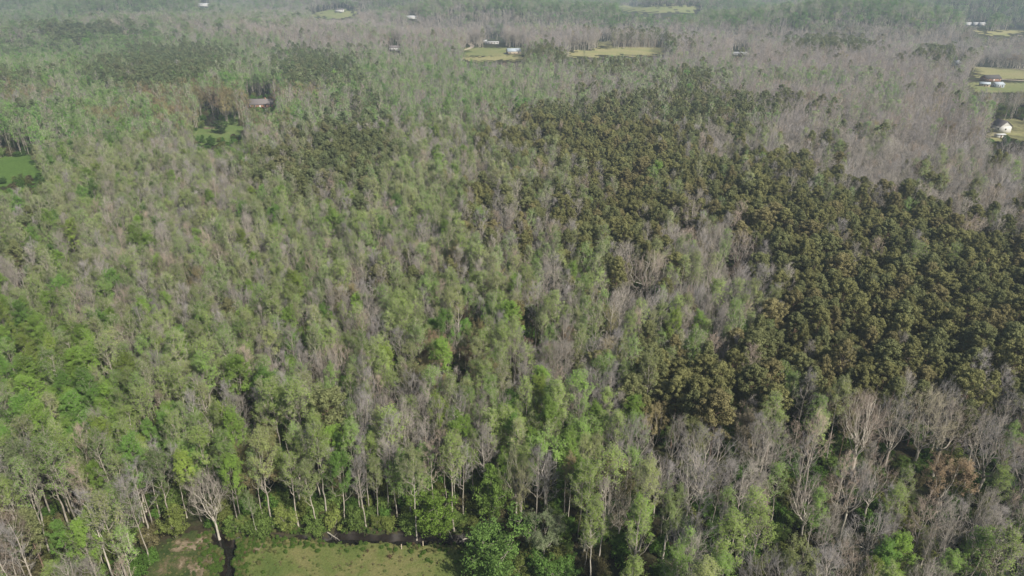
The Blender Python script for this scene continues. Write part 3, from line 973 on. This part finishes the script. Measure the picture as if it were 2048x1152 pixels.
STUFF = {'leafing_tree': ('leafing_woodland', 'green and pale green half-leafed woodland filling the left and middle distance', 'woodland'),
         'bare_tree': ('bare_woodland', 'grey leafless woodland stretching over the right side and the distance', 'woodland'),
         'budding_tree': ('budding_woodland', 'tan budding treetops scattered through the distant woodland', 'woodland'),
         'pine_tree': ('pine_woodland', 'dark olive pine woodland on the right and in distant blocks', 'woodland'),
         'cedar_tree': ('cedar_thicket', 'small dark cedars scattered beneath the distant woodland', 'woodland'),
         'understorey_tree': ('green_thicket', 'bright green low trees scattered under the woodland', 'woodland')}
for nm, (sn, lab, cat) in STUFF.items():
    ks = [k for k in NAMES if NAMES[k][0] == nm]
    meshes, off = [], {}
    for k in ks:
        off[(k, False)] = len(meshes); meshes += [p['whole'] for p in PROTO[k]]
        if k + '_far' in PROTO:
            off[(k, True)] = len(meshes); meshes += [p['whole'] for p in PROTO[k + '_far']]
    rows = []
    for t, far in rest:
        if NAMES[t['kind']][0] != nm: continue
        key = t['kind'] + ('_far' if far else '')
        L = PROTO[key]
        rows.append((t['x'], t['y'], t['z'], rnd.gauss(0, .02), rnd.gauss(0, .02), t['rot'], t['w'], t['s'],
                     off[(t['kind'], far)] + t['var'] % len(L), *t['tint']))
    scatter(sn, lab, cat, meshes, rows)

# undergrowth: bushes and saplings on the forest floor
x, y = wedge_points(85, 420, 3.1, 0.5)
x2, y2 = wedge_points(420, 760, 5.5, 0.5)
x = np.concatenate([x, x2]); y = np.concatenate([y, y2])
z = height(x, y)
keep = ~((in_poly(WF, x, y) | in_poly(WB_, x, y)) | ((y < 160) & (wdepth(x, y) < 1.6)))
for poly in CLEAR:
    bx, by, _ = to_px(x, y, z)
    keep &= ~in_poly(poly, bx, by)
rows = []
nb_, nl_ = len(PROTO['bush']), len(PROTO['low'])
for i in np.nonzero(keep)[0]:
    bx, by, _ = to_px(x[i], y[i], z[i])
    zc = zone(bx, by)
    edge = by > 1010 and 450 < bx < 1000
    dens = {'P': .18, 'p': .5, 'B': .42, 'b': .55, 'g': .7, 'G': .8, 'c': .6, 'T': .5, '.': .7}[zc]
    if rnd.random() > (0.95 if edge else dens): continue
    r = rnd.random()
    if r < (0.12 if not edge else 0.2):
        t = tint('low', 0, 0, 0); s = rnd.uniform(.45, .9); idx = nb_ + rnd.randrange(nl_)
    else:
        t = tint('bush', 0, 0, 0); s = rnd.uniform(.6, 1.7); idx = rnd.randrange(nb_)
        if edge: t = tint('low', 0, 0, 0) if rnd.random() < .6 else t
    rows.append((x[i], y[i], z[i] - .1, 0, 0, rnd.uniform(0, 6.28), s, s * rnd.uniform(.8, 1.2), idx, *t))
scatter('undergrowth', 'green and brown bushes and saplings covering the forest floor', 'undergrowth',
        [p['whole'] for p in PROTO['bush']] + [p['whole'] for p in PROTO['low']], rows)

# ---------------------------------------------------------------- ground sheets
M_FLOOR = ground_mat('forest_litter', [(0.30, (0.026, 0.024, 0.015)), (0.45, (0.046, 0.040, 0.025)), (0.55, (0.038, 0.050, 0.020)), (0.72, (0.070, 0.056, 0.036))], 0.09, 1.6)
M_GRASS = ground_mat('pasture_grass', [(0.34, (0.070, 0.105, 0.028)), (0.46, (0.105, 0.130, 0.040)), (0.56, (0.155, 0.150, 0.062)), (0.68, (0.09, 0.125, 0.036))], 0.075, 2.2, (0.72, 1.28), 0.4)
M_GREEN = ground_mat('green_grass', [(0.3, (0.085, 0.14, 0.04)), (0.55, (0.12, 0.165, 0.055)), (0.75, (0.18, 0.19, 0.08))], 0.05, 0.8)
M_DEEP = ground_mat('deep_green_grass', [(0.3, (0.062, 0.115, 0.025)), (0.7, (0.09, 0.15, 0.035))], 0.05, 0.8)
M_MEADOW = ground_mat('pale_meadow', [(0.3, (0.13, 0.17, 0.06)), (0.55, (0.19, 0.20, 0.09)), (0.8, (0.22, 0.20, 0.10))], 0.03, 0.5)
M_HAY = ground_mat('dry_grass', [(0.3, (0.18, 0.20, 0.08)), (0.55, (0.26, 0.24, 0.12)), (0.8, (0.15, 0.19, 0.07))], 0.03, 0.5)
M_BANK = ground_mat('weedy_sandbank', [(0.38, (0.035, 0.055, 0.018)), (0.50, (0.060, 0.075, 0.028)), (0.56, (0.12, 0.10, 0.06)), (0.66, (0.33, 0.27, 0.20))], 0.20, 2.5, (0.7, 1.3), 0.5)
M_SAND = ground_mat('pale_sand', [(0.34, (0.07, 0.075, 0.035)), (0.46, (0.15, 0.12, 0.08)), (0.6, (0.23, 0.185, 0.135)), (0.75, (0.12, 0.11, 0.06))], 0.5, 3.0)
M_ROAD = ground_mat('gravel_track', [(0.3, (0.36, 0.31, 0.24)), (0.7, (0.47, 0.41, 0.32))], 0.3, 2.0)
M_MUD = plain('ditch_mud', (0.013, 0.010, 0.007), 0.5, 0.4, 1.0)
M_WATER, tt, bb = new_mat('dark_water', 0.08)
bb.inputs['Base Color'].default_value = (0.012, 0.012, 0.010, 1); bb.inputs['Specular IOR Level'].default_value = 0.5

def axis(parts):
    out = []
    for a, b, s in parts:
        out += list(np.arange(a, b - s * .3, s))
    out.append(parts[-1][1])
    return np.array(out)
gx = axis([(-9000, -3000, 600), (-3000, -600, 40), (-600, -75, 12), (-75, 45, 0.6), (45, 600, 12), (600, 3000, 40), (3000, 9000, 600)])
gy = axis([(-3000, 0, 500), (0, 84, 7), (84, 122, 0.6), (122, 600, 8), (600, 3200, 30), (3200, 14000, 600)])
GX, GY = np.meshgrid(gx, gy)
GZ = height(GX, GY)
nx, ny = len(gx), len(gy)
idx = np.arange(nx * ny).reshape(ny, nx)
F = np.stack([idx[:-1, :-1], idx[:-1, 1:], idx[1:, 1:], idx[1:, :-1]], -1).reshape(-1, 4)
g = MB(); g.add(np.stack([GX, GY, GZ], -1).reshape(-1, 3), F)
cx, cyy = GX[:-1, :-1] + np.diff(GX, axis=1)[:-1] / 2, GY[:-1, :-1] + np.diff(GY, axis=0)[:, :-1] / 2
mud = ((cyy > 60) & (cyy < 124) & (np.abs(cx) < 90))
mi = np.zeros(cx.shape, int)
mi[mud] = (wdepth(cx[mud], cyy[mud]) < 1.15)
g.m = [mi.ravel()]
link('forest_floor', g.mesh('forest_floor', [M_FLOOR, M_MUD], True), kind='structure')

def sheet(name, poly, cell, off, mat, label=None, ditch=False, rag=0.0):
    """ground sheet inside a world polygon, following the terrain"""
    x0, y0 = poly.min(0); x1, y1 = poly.max(0)
    xs = np.arange(x0, x1 + cell, cell); ys = np.arange(y0, y1 + cell, cell)
    X, Y = np.meshgrid(xs, ys)
    cx, cy_ = X[:-1, :-1] + cell / 2, Y[:-1, :-1] + cell / 2
    wx = cx + rag * (np.sin(cy_ * 1.7) + np.sin(cy_ * 4.1 + cx * 2)); wy = cy_ + rag * (np.sin(cx * 1.5 + 1) + np.sin(cx * 3.7 + cy_))
    keep = in_poly(poly, wx, wy)
    if ditch: keep &= wdepth(cx, cy_) > 1.2 + 0.12 * np.sin(cx * 3.1) * np.sin(cy_ * 2.3)
    Z = height(X, Y) + off
    nX, nY = len(xs), len(ys)
    idx = np.arange(nX * nY).reshape(nY, nX)
    F = np.stack([idx[:-1, :-1], idx[:-1, 1:], idx[1:, 1:], idx[1:, :-1]], -1)[keep]
    if len(F) == 0: print('EMPTY SHEET', name); return
    used, inv = np.unique(F.ravel(), return_inverse=True)
    V = np.stack([X, Y, Z], -1).reshape(-1, 3)[used]
    mb = MB(); mb.add(V, inv.reshape(-1, 4))
    return link(name, mb.mesh(name, [mat], True), kind='structure')

sheet('pasture', WF, 0.4, 0.05, M_GRASS, ditch=True, rag=0.25)
sheet('ground_bank', WB_, 0.4, 0.05, M_BANK, ditch=True, rag=0.5)
sheet('sand_path', world_poly([(340, 1098), (372, 1088), (420, 1086), (412, 1094), (378, 1098), (352, 1106)]), 0.25, 0.09, M_SAND, rag=0.35)
sheet('sand_ground', world_poly([(372, 1138), (392, 1128), (412, 1138), (408, 1156), (384, 1150)]), 0.25, 0.09, M_SAND, rag=0.4)
sheet('dirt_ground', world_poly([(494, 1104), (512, 1093), (530, 1088), (526, 1096), (508, 1106)]), 0.25, 0.09, M_SAND, rag=0.35)
# water standing in the ditch
for nm, path in (('creek_water', DITCH_A), ('ditch_water', DITCH_B)):
    mb = MB(); L = []
    P = np.array(path)
    for i in range(len(P)):
        a = P[max(i - 1, 0)]; b = P[min(i + 1, len(P) - 1)]
        t = (b - a) / np.linalg.norm(b - a); n = np.array([-t[1], t[0]])
        for s in (-0.8, 0.8):
            q = P[i] + n * s; L.append((q[0], q[1], float(height0(P[i][0], P[i][1])) - 1.5))
    F = [(2 * i, 2 * i + 1, 2 * i + 3, 2 * i + 2) for i in range(len(P) - 1)]
    mb.add(L, F); link(nm, mb.mesh(nm, [M_WATER]), kind='structure')
fields = [('green_field', [(-90, 322), (30, 312), (68, 309), (90, 330), (84, 366), (40, 374), (-90, 380)], M_DEEP, 1.0), ('lawn', [(376, 278), (396, 240), (410, 214), (445, 210), (500, 236), (505, 268), (455, 288), (400, 292)], M_GREEN, 1.5),
          ('pasture_field', [(930, 96), (1060, 97), (1055, 113), (925, 113)], M_MEADOW, 4.0),
          ('hay_field', [(915, 113.5), (1055, 113.5), (1040, 124), (925, 122)], M_HAY, 4.0),
          ('long_field', [(1130, 105), (1200, 99), (1330, 94), (1335, 111), (1200, 113), (1130, 116)], M_HAY, 5.0),
          ('small_field', [(1195, 82), (1226, 82), (1226, 94), (1195, 94)], M_HAY, 5.0),
          ('right_field', [(1935, 166), (2000, 166), (2150, 166), (2150, 186), (1950, 186)], M_MEADOW, 2.0),
          ('upper_field', [(1945, 134), (2010, 136), (2150, 144), (2150, 159), (1960, 158)], M_HAY, 3.0),
          ('hill_field', CLEAR[8], M_MEADOW, 8.0), ('far_field', CLEAR[9], M_MEADOW, 10.0),
          ('yard', [(1975, 244), (2030, 238), (2090, 258), (2070, 284), (1975, 284)], M_HAY, 1.0),
          ('dirt_field', CLEAR[11], M_HAY, 5.0)]
for nm, poly, m, cell in fields:
    sheet(nm, world_poly(poly), cell, 0.5, m, rag=cell * 1.5)
def strip(name, pts, wid, off, mat):
    P = world_poly(pts)
    Q = [P[0]]
    for a, b in zip(P[:-1], P[1:]):
        n = max(1, int(np.linalg.norm(b - a) / 6))
        for k in range(1, n + 1): Q.append(a + (b - a) * k / n)
    Q = np.array(Q); T = norm(np.gradient(Q, axis=0)); N = np.stack([-T[:, 1], T[:, 0]], 1)
    V = []
    for q, n in zip(Q, N):
        for s in (-.5, .5):
            p = q + n * s * wid; V.append((p[0], p[1], float(height(np.array([p[0]]), np.array([p[1]]))[0]) + off))
    F = [(2 * i, 2 * i + 1, 2 * i + 3, 2 * i + 2) for i in range(len(Q) - 1)]
    mb = MB(); mb.add(V, F); link(name, mb.mesh(name, [mat]), kind='structure')
strip('farm_road', [(925, 102), (936, 99), (944, 95.5), (945, 92), (940, 88.5), (944, 85)], 6, 0.7, M_ROAD)
strip('gravel_road', [(1960, 158.5), (2000, 160), (2050, 162.5), (2150, 166)], 5, 0.7, M_ROAD)
strip('dirt_road', [(1945, 134), (1985, 137.5), (2020, 137.5), (2060, 142)], 5, 0.7, M_ROAD)
strip('farm_path', [(1008, 108), (1025, 107), (1045, 108)], 6, 0.8, M_ROAD)
sheet('pond_water', world_poly([(404, 252), (408, 240), (418, 228), (438, 226), (440, 246), (430, 256)]), 1.5, 0.55, M_WATER)
sheet('sand_bank_ground', world_poly([(402, 252), (412, 256), (432, 255), (430, 259), (410, 260)]), 1.0, 0.65, M_SAND)

# ---------------------------------------------------------------- buildings
def box(mb, x0, x1, y0, y1, z0, z1, mi=0):
    V = [(x, y, z) for x in (x0, x1) for y in (y0, y1) for z in (z0, z1)]
    F = [(0, 1, 3, 2), (4, 6, 7, 5), (0, 4, 5, 1), (2, 3, 7, 6), (0, 2, 6, 4), (1, 5, 7, 3)]
    mb.add(V, F, mi)
MW = plain('white_siding', (0.52, 0.52, 0.50), 0.6, 0.05, 1)
MBK = plain('brick_wall', (0.30, 0.17, 0.12), 0.9, 0.15, 4)
MT = plain('tan_siding', (0.45, 0.38, 0.29), 0.8, 0.08, 1)
MRG = plain('grey_shingles', (0.16, 0.145, 0.145), 0.9, 0.15, 2)
MRM = plain('metal_roof', (0.36, 0.41, 0.45), 0.35, 0.05, 1)
MRW = plain('white_roof', (0.42, 0.43, 0.44), 0.5, 0.05, 1)
MRD = plain('dark_shingles', (0.075, 0.07, 0.07), 0.9, 0.2, 2)
MGL = plain('window_glass', (0.03, 0.035, 0.04), 0.1)
MTR = plain('white_trim', (0.8, 0.8, 0.78), 0.6)
MDR = plain('painted_door', (0.16, 0.09, 0.06), 0.6)
def house(name, label, cat, px, py, L, W, wall_h, pitch, rot, wm, rm, nwin=3, gable_door=False, chimney=False, porch=False, group=None):
    X, Y = at(np.array([px]), np.array([py])); X, Y = float(X[0]), float(Y[0])
    Z = float(height(np.array([X]), np.array([Y]))[0]) + 0.4
    e = bpy.data.objects.new(name, None); COL.objects.link(e)
    e.location = (X, Y, Z); e.rotation_euler = (0, 0, R(rot))
    e['label'] = label; e['category'] = cat
    if group: e['group'] = group
    hl, hw = L / 2, W / 2
    rh = hw * math.tan(R(pitch))
    mb = MB(); box(mb, -hl, hl, -hw, hw, -0.8, wall_h)
    mb.add([(-hl, -hw, wall_h), (-hl, hw, wall_h), (-hl, 0, wall_h + rh)], [(0, 1, 2, 2)])
    mb.add([(hl, -hw, wall_h), (hl, hw, wall_h), (hl, 0, wall_h + rh)], [(1, 0, 2, 2)])
    link('wall', mb.mesh('wall', [wm]), e)
    rb = MB(); o = 0.5; th = 0.18
    for s in (-1, 1):
        z0 = wall_h - o * math.tan(R(pitch))
        V = [(-hl - o, s * (hw + o), z0 + .05), (hl + o, s * (hw + o), z0 + .05), (hl + o, 0, wall_h + rh + .05), (-hl - o, 0, wall_h + rh + .05)]
        V += [(a, b, c + th) for a, b, c in V]
        F = [(0, 1, 2, 3), (7, 6, 5, 4), (0, 4, 5, 1), (1, 5, 6, 2), (3, 7, 4, 0)]
        rb.add(V, F)
    rf = link('roof', rb.mesh('roof', [rm]), e)
    if chimney:
        c = MB(); box(c, hl * .3, hl * .3 + .9, -.6, .5, wall_h + rh * .5, wall_h + rh + 1.2)
        link('chimney', c.mesh('chimney', [MBK]), rf)
    def window(cx, cy_, cz, w_, h_, face):
        f = MB(); p = MB()
        if face in ('front', 'back'):
            s = -1 if face == 'front' else 1
            y0 = s * hw
            box(f, cx - w_ / 2 - .1, cx + w_ / 2 + .1, min(y0, y0 + s * .06), max(y0, y0 + s * .06), cz - h_ / 2 - .1, cz + h_ / 2 + .1)
            box(p, cx - w_ / 2, cx + w_ / 2, min(y0 + s * .03, y0 + s * .09), max(y0 + s * .03, y0 + s * .09), cz - h_ / 2, cz + h_ / 2)
        else:
            s = -1 if face == 'left' else 1
            x0 = s * hl
            box(f, min(x0, x0 + s * .06), max(x0, x0 + s * .06), cy_ - w_ / 2 - .1, cy_ + w_ / 2 + .1, cz - h_ / 2 - .1, cz + h_ / 2 + .1)
            box(p, min(x0 + s * .03, x0 + s * .09), max(x0 + s * .03, x0 + s * .09), cy_ - w_ / 2, cy_ + w_ / 2, cz - h_ / 2, cz + h_ / 2)
        fo = link('window', f.mesh('window', [MTR]), e); link('pane', p.mesh('pane', [MGL]), fo)
    for i in range(nwin):
        cx = -hl + L * (i + .5) / nwin
        if nwin >= 3 and i == nwin // 2:
            continue
        window(cx, 0, wall_h * .55, 1.1, 1.3, 'front'); window(cx, 0, wall_h * .55, 1.1, 1.3, 'back')
    for s in ('left', 'right'):
        if nwin: window(0, 0, wall_h * .55, 1.1, 1.3, s)
    d = MB()
    if gable_door:
        box(d, -hl - .08, -hl, -1.6, 1.6, 0, min(2.8, wall_h)); 
    else:
        box(d, -.5, .5, -hw - .08, -hw, 0, 2.1)
    dd = link('door', d.mesh('door', [MDR if wm is not MBK else MTR]), e)
    if porch:
        pm = MB()
        box(pm, -hl * .6, hl * .6, -hw - 2.6, -hw - .02, 2.5, 2.68)
        link('porch_roof', pm.mesh('porch_roof', [rm]), e)
        for s in (-.57, -.2, .2, .57):
            q = MB(); box(q, hl * s - .08, hl * s + .08, -hw - 2.5, -hw - 2.34, -.5, 2.5)
            link('post', q.mesh('post', [MTR]), e)
    return e
house('house', 'long brick house with grey shingle roof half hidden by trees behind the pond', 'house', 524, 214, 22, 13, 3.0, 28, 6, MBK, MRG, 5, chimney=True)
house('house', 'two storey white house with steep gable front, at the right edge', 'house', 1999, 264, 10, 9, 4.8, 38, 96, MW, MRG, 3, porch=False)
house('shed', 'low white outbuilding just below the white gabled house', 'shed', 1998, 276, 6, 3.2, 2.2, 15, 5, MW, MRW, 0)
house('barn', 'pale metal roofed barn at the right end of the farm field', 'barn', 1027, 108, 17, 14, 3.6, 24, 12, MT, MRM, 3, gable_door=True)
house('house', 'small white roofed house in the trees above the farm field', 'house', 968.5, 85, 10, 6, 3, 25, 0, MW, MRW, 3)
house('mobile_home', 'long low white mobile home right of the small white house', 'mobile home', 984, 88, 20, 5, 2.6, 12, -4, MW, MRW, 5)
house('house', 'bright white farmhouse beside dark pines near the right edge', 'house', 1911, 131, 11, 8, 3.6, 35, 20, MW, MRW, 3, porch=True)
house('house', 'dark roofed house at the top of the farmyard on the right', 'house', 1980, 162, 17, 10, 3, 30, 8, MBK, MRD, 4)
house('shed', 'blue grey metal roofed shed left of the dark tree in the farmyard', 'shed', 1968, 173, 9, 7, 2.6, 22, -25, MT, MRM, 2)
house('barn', 'pale metal barn right of the dark tree in the farmyard', 'barn', 1994, 175, 9, 8, 3.2, 24, 5, MRM, MRM, 2)
house('house', 'long low white house among bare trees right of the long field', 'house', 1479, 111, 26, 7, 3, 22, 2, MW, MRW, 6)
house('house', 'white house under bare trees in the upper middle left', 'house', 789, 101, 14, 8, 4, 30, 10, MW, MRG, 4)
house('house', 'tiny far white house in grey woods, upper middle', 'house', 824, 38, 22, 9, 4, 25, 0, MW, MRW, 4)
house('farmhouse', 'far white farmhouse standing on the hill field', 'house', 680, 24, 22, 10, 5, 28, 0, MW, MRG, 4)
house('barn', 'far white barn near the top left', 'barn', 408, 13, 45, 16, 6, 20, 0, MW, MRW, 5)
for i, (px, rt) in enumerate(((1935, 5), (1951, -4), (1963, 3))):
    house('house', ('left of the three tiny far white houses in the upper right woods', 'middle of the three tiny far white houses in the upper right woods',
                    'right of the three tiny far white houses in the upper right woods')[i], 'house', px, 51, 13, 8, 4, 25, rt, MW, MRW, 3, group='far white houses in a row')
house('house', 'small white house beside the dark pine block at the upper left', 'house', 191, 154, 8, 6, 2.6, 30, 0, MW, MRW, 3)

# small things on the near ground
def stake(px, py, lab):
    X, Y = at(np.array([px]), np.array([py])); X, Y = float(X[0]), float(Y[0]); Z = float(height(np.array([X]), np.array([Y]))[0])
    mb = MB(); mb.tube([(0, 0, -.2), (0.03, 0, 1.0), (0.05, 0.02, 1.25)], [.13, .12, .10], 6); mb.add([(-.02, -.1, 1.25), (.12, -.08, 1.26), (.1, .1, 1.25), (-.04, .08, 1.24)], [(0, 1, 2, 3)])
    link('field_post', mb.mesh('field_post', [MT]), None, lab, 'post', 'pale posts in the field', loc=(X, Y, Z + .05))
stake(803, 1098, 'short pale post in the upper field, lower left of the two')
stake(846, 1091, 'short pale post near the ditch, upper right of the two')
def log(px, py, L, az, lab, tilt=0.05):
    X, Y = at(np.array([px]), np.array([py])); X, Y = float(X[0]), float(Y[0]); Z = float(height0(X, Y))
    rng = np.random.default_rng(int(px))
    mb = MB(); P = curve(np.array([0., 0, .15]), np.array([math.cos(R(az)), math.sin(R(az)), tilt]), L, 7, rng, 0.0, .15)
    mb.tube(P, np.linspace(.17, .04, 7), 5)
    for k in range(5):
        p, d = pt_on(P, rng.uniform(.3, .95)); q = curve(p, side_dir(d, rng, .8), rng.uniform(.8, 2), 3, rng)
        mb.tube(q, [.05, .03, .01], 3)
    link('fallen_log', mb.mesh('fallen_log', [M_PALE]), None, lab, 'log', 'fallen logs by the ditch', loc=(X, Y, Z))
log(655, 1066, 4, -30, 'pale fallen log on the bank by the leaning tree roots')
log(925, 1080, 4, 15, 'grey fallen branch at the right end of the ditch')
log(905, 1078, 3, 120, 'short broken stem beside the right part of the ditch', .5)

at0 = np.stack(at(nr.uniform(300, 960, 3500), nr.uniform(1085, 1170, 3500)), 1)
# weeds along the ditch edges and in the field corner
rows = []
for k in range(1700):
    if k % 2:
        P = DITCH_A; i = rnd.randrange(len(P) - 1)
    else:
        P = DITCH_B; i = rnd.randrange(len(P) - 1)
    t = rnd.random(); q = P[i] * (1 - t) + P[i + 1] * t
    X = q[0] + rnd.gauss(0, 2.4); Y = q[1] + rnd.gauss(0, 2.4)
    if wdepth(np.array([X]), np.array([Y]))[0] < 0.95: continue
    s = rnd.uniform(.10, .30)
    u = rnd.random()
    tn = (0.10, 0.17, 0.035) if u < .65 else ((0.17, 0.18, 0.07) if u < .9 else (0.15, 0.11, 0.065))
    rows.append((X, Y, float(height(np.array([X]), np.array([Y]))[0]) + .02, 0, 0, rnd.uniform(0, 6.28), s, s * rnd.uniform(.6, 1.1), rnd.randrange(nb_), *tn))
for k in range(45):
    X, Y = at(np.array([rnd.uniform(935, 975)]), np.array([rnd.uniform(1112, 1165)])); X, Y = float(X[0]), float(Y[0])
    s = rnd.uniform(.15, .4)
    rows.append((X, Y, float(height(np.array([X]), np.array([Y]))[0]) + .02, 0, 0, rnd.uniform(0, 6.28), s, s * .6, rnd.randrange(nb_), 0.13, 0.12, 0.05))
for k in range(450):
    X, Y = at0[k]
    if not in_poly(WF, X, Y) and not in_poly(WB_, X, Y): continue
    s = rnd.uniform(.04, .12)
    u = rnd.random(); tn = (0.15, 0.19, 0.06) if u < .6 else (0.20, 0.19, 0.09)
    rows.append((X, Y, float(height(np.array([X]), np.array([Y]))[0]) + .04, 0, 0, rnd.uniform(0, 6.28), s * 1.6, s * .7, rnd.randrange(nb_), *tn))
scatter('bank_weeds', 'low weeds and brambles along the ditch and the field corner', 'weeds', [p['whole'] for p in PROTO['bush']], rows)

# ---------------------------------------------------------------- haze
hm = bpy.data.materials.new('haze_air'); hm.use_nodes = True
t = hm.node_tree; t.nodes.remove(t.nodes['Principled BSDF'])
pv = t.nodes.new('ShaderNodeVolumePrincipled')
pv.inputs['Color'].default_value = (0.70, 0.86, 1.0, 1)
pv.inputs['Density'].default_value = HAZE
pv.inputs['Anisotropy'].default_value = 0.1
t.links.new(pv.outputs[0], t.nodes['Material Output'].inputs['Volume'])
mb = MB(); zb = float(GZ.min()) - 1.0
box(mb, -9500, 9500, -3500, 14500, zb, CAM_Z + 12)
link('haze', mb.mesh('haze', [hm]), kind='stuff', label='thin blue haze over the distance', cat='haze')
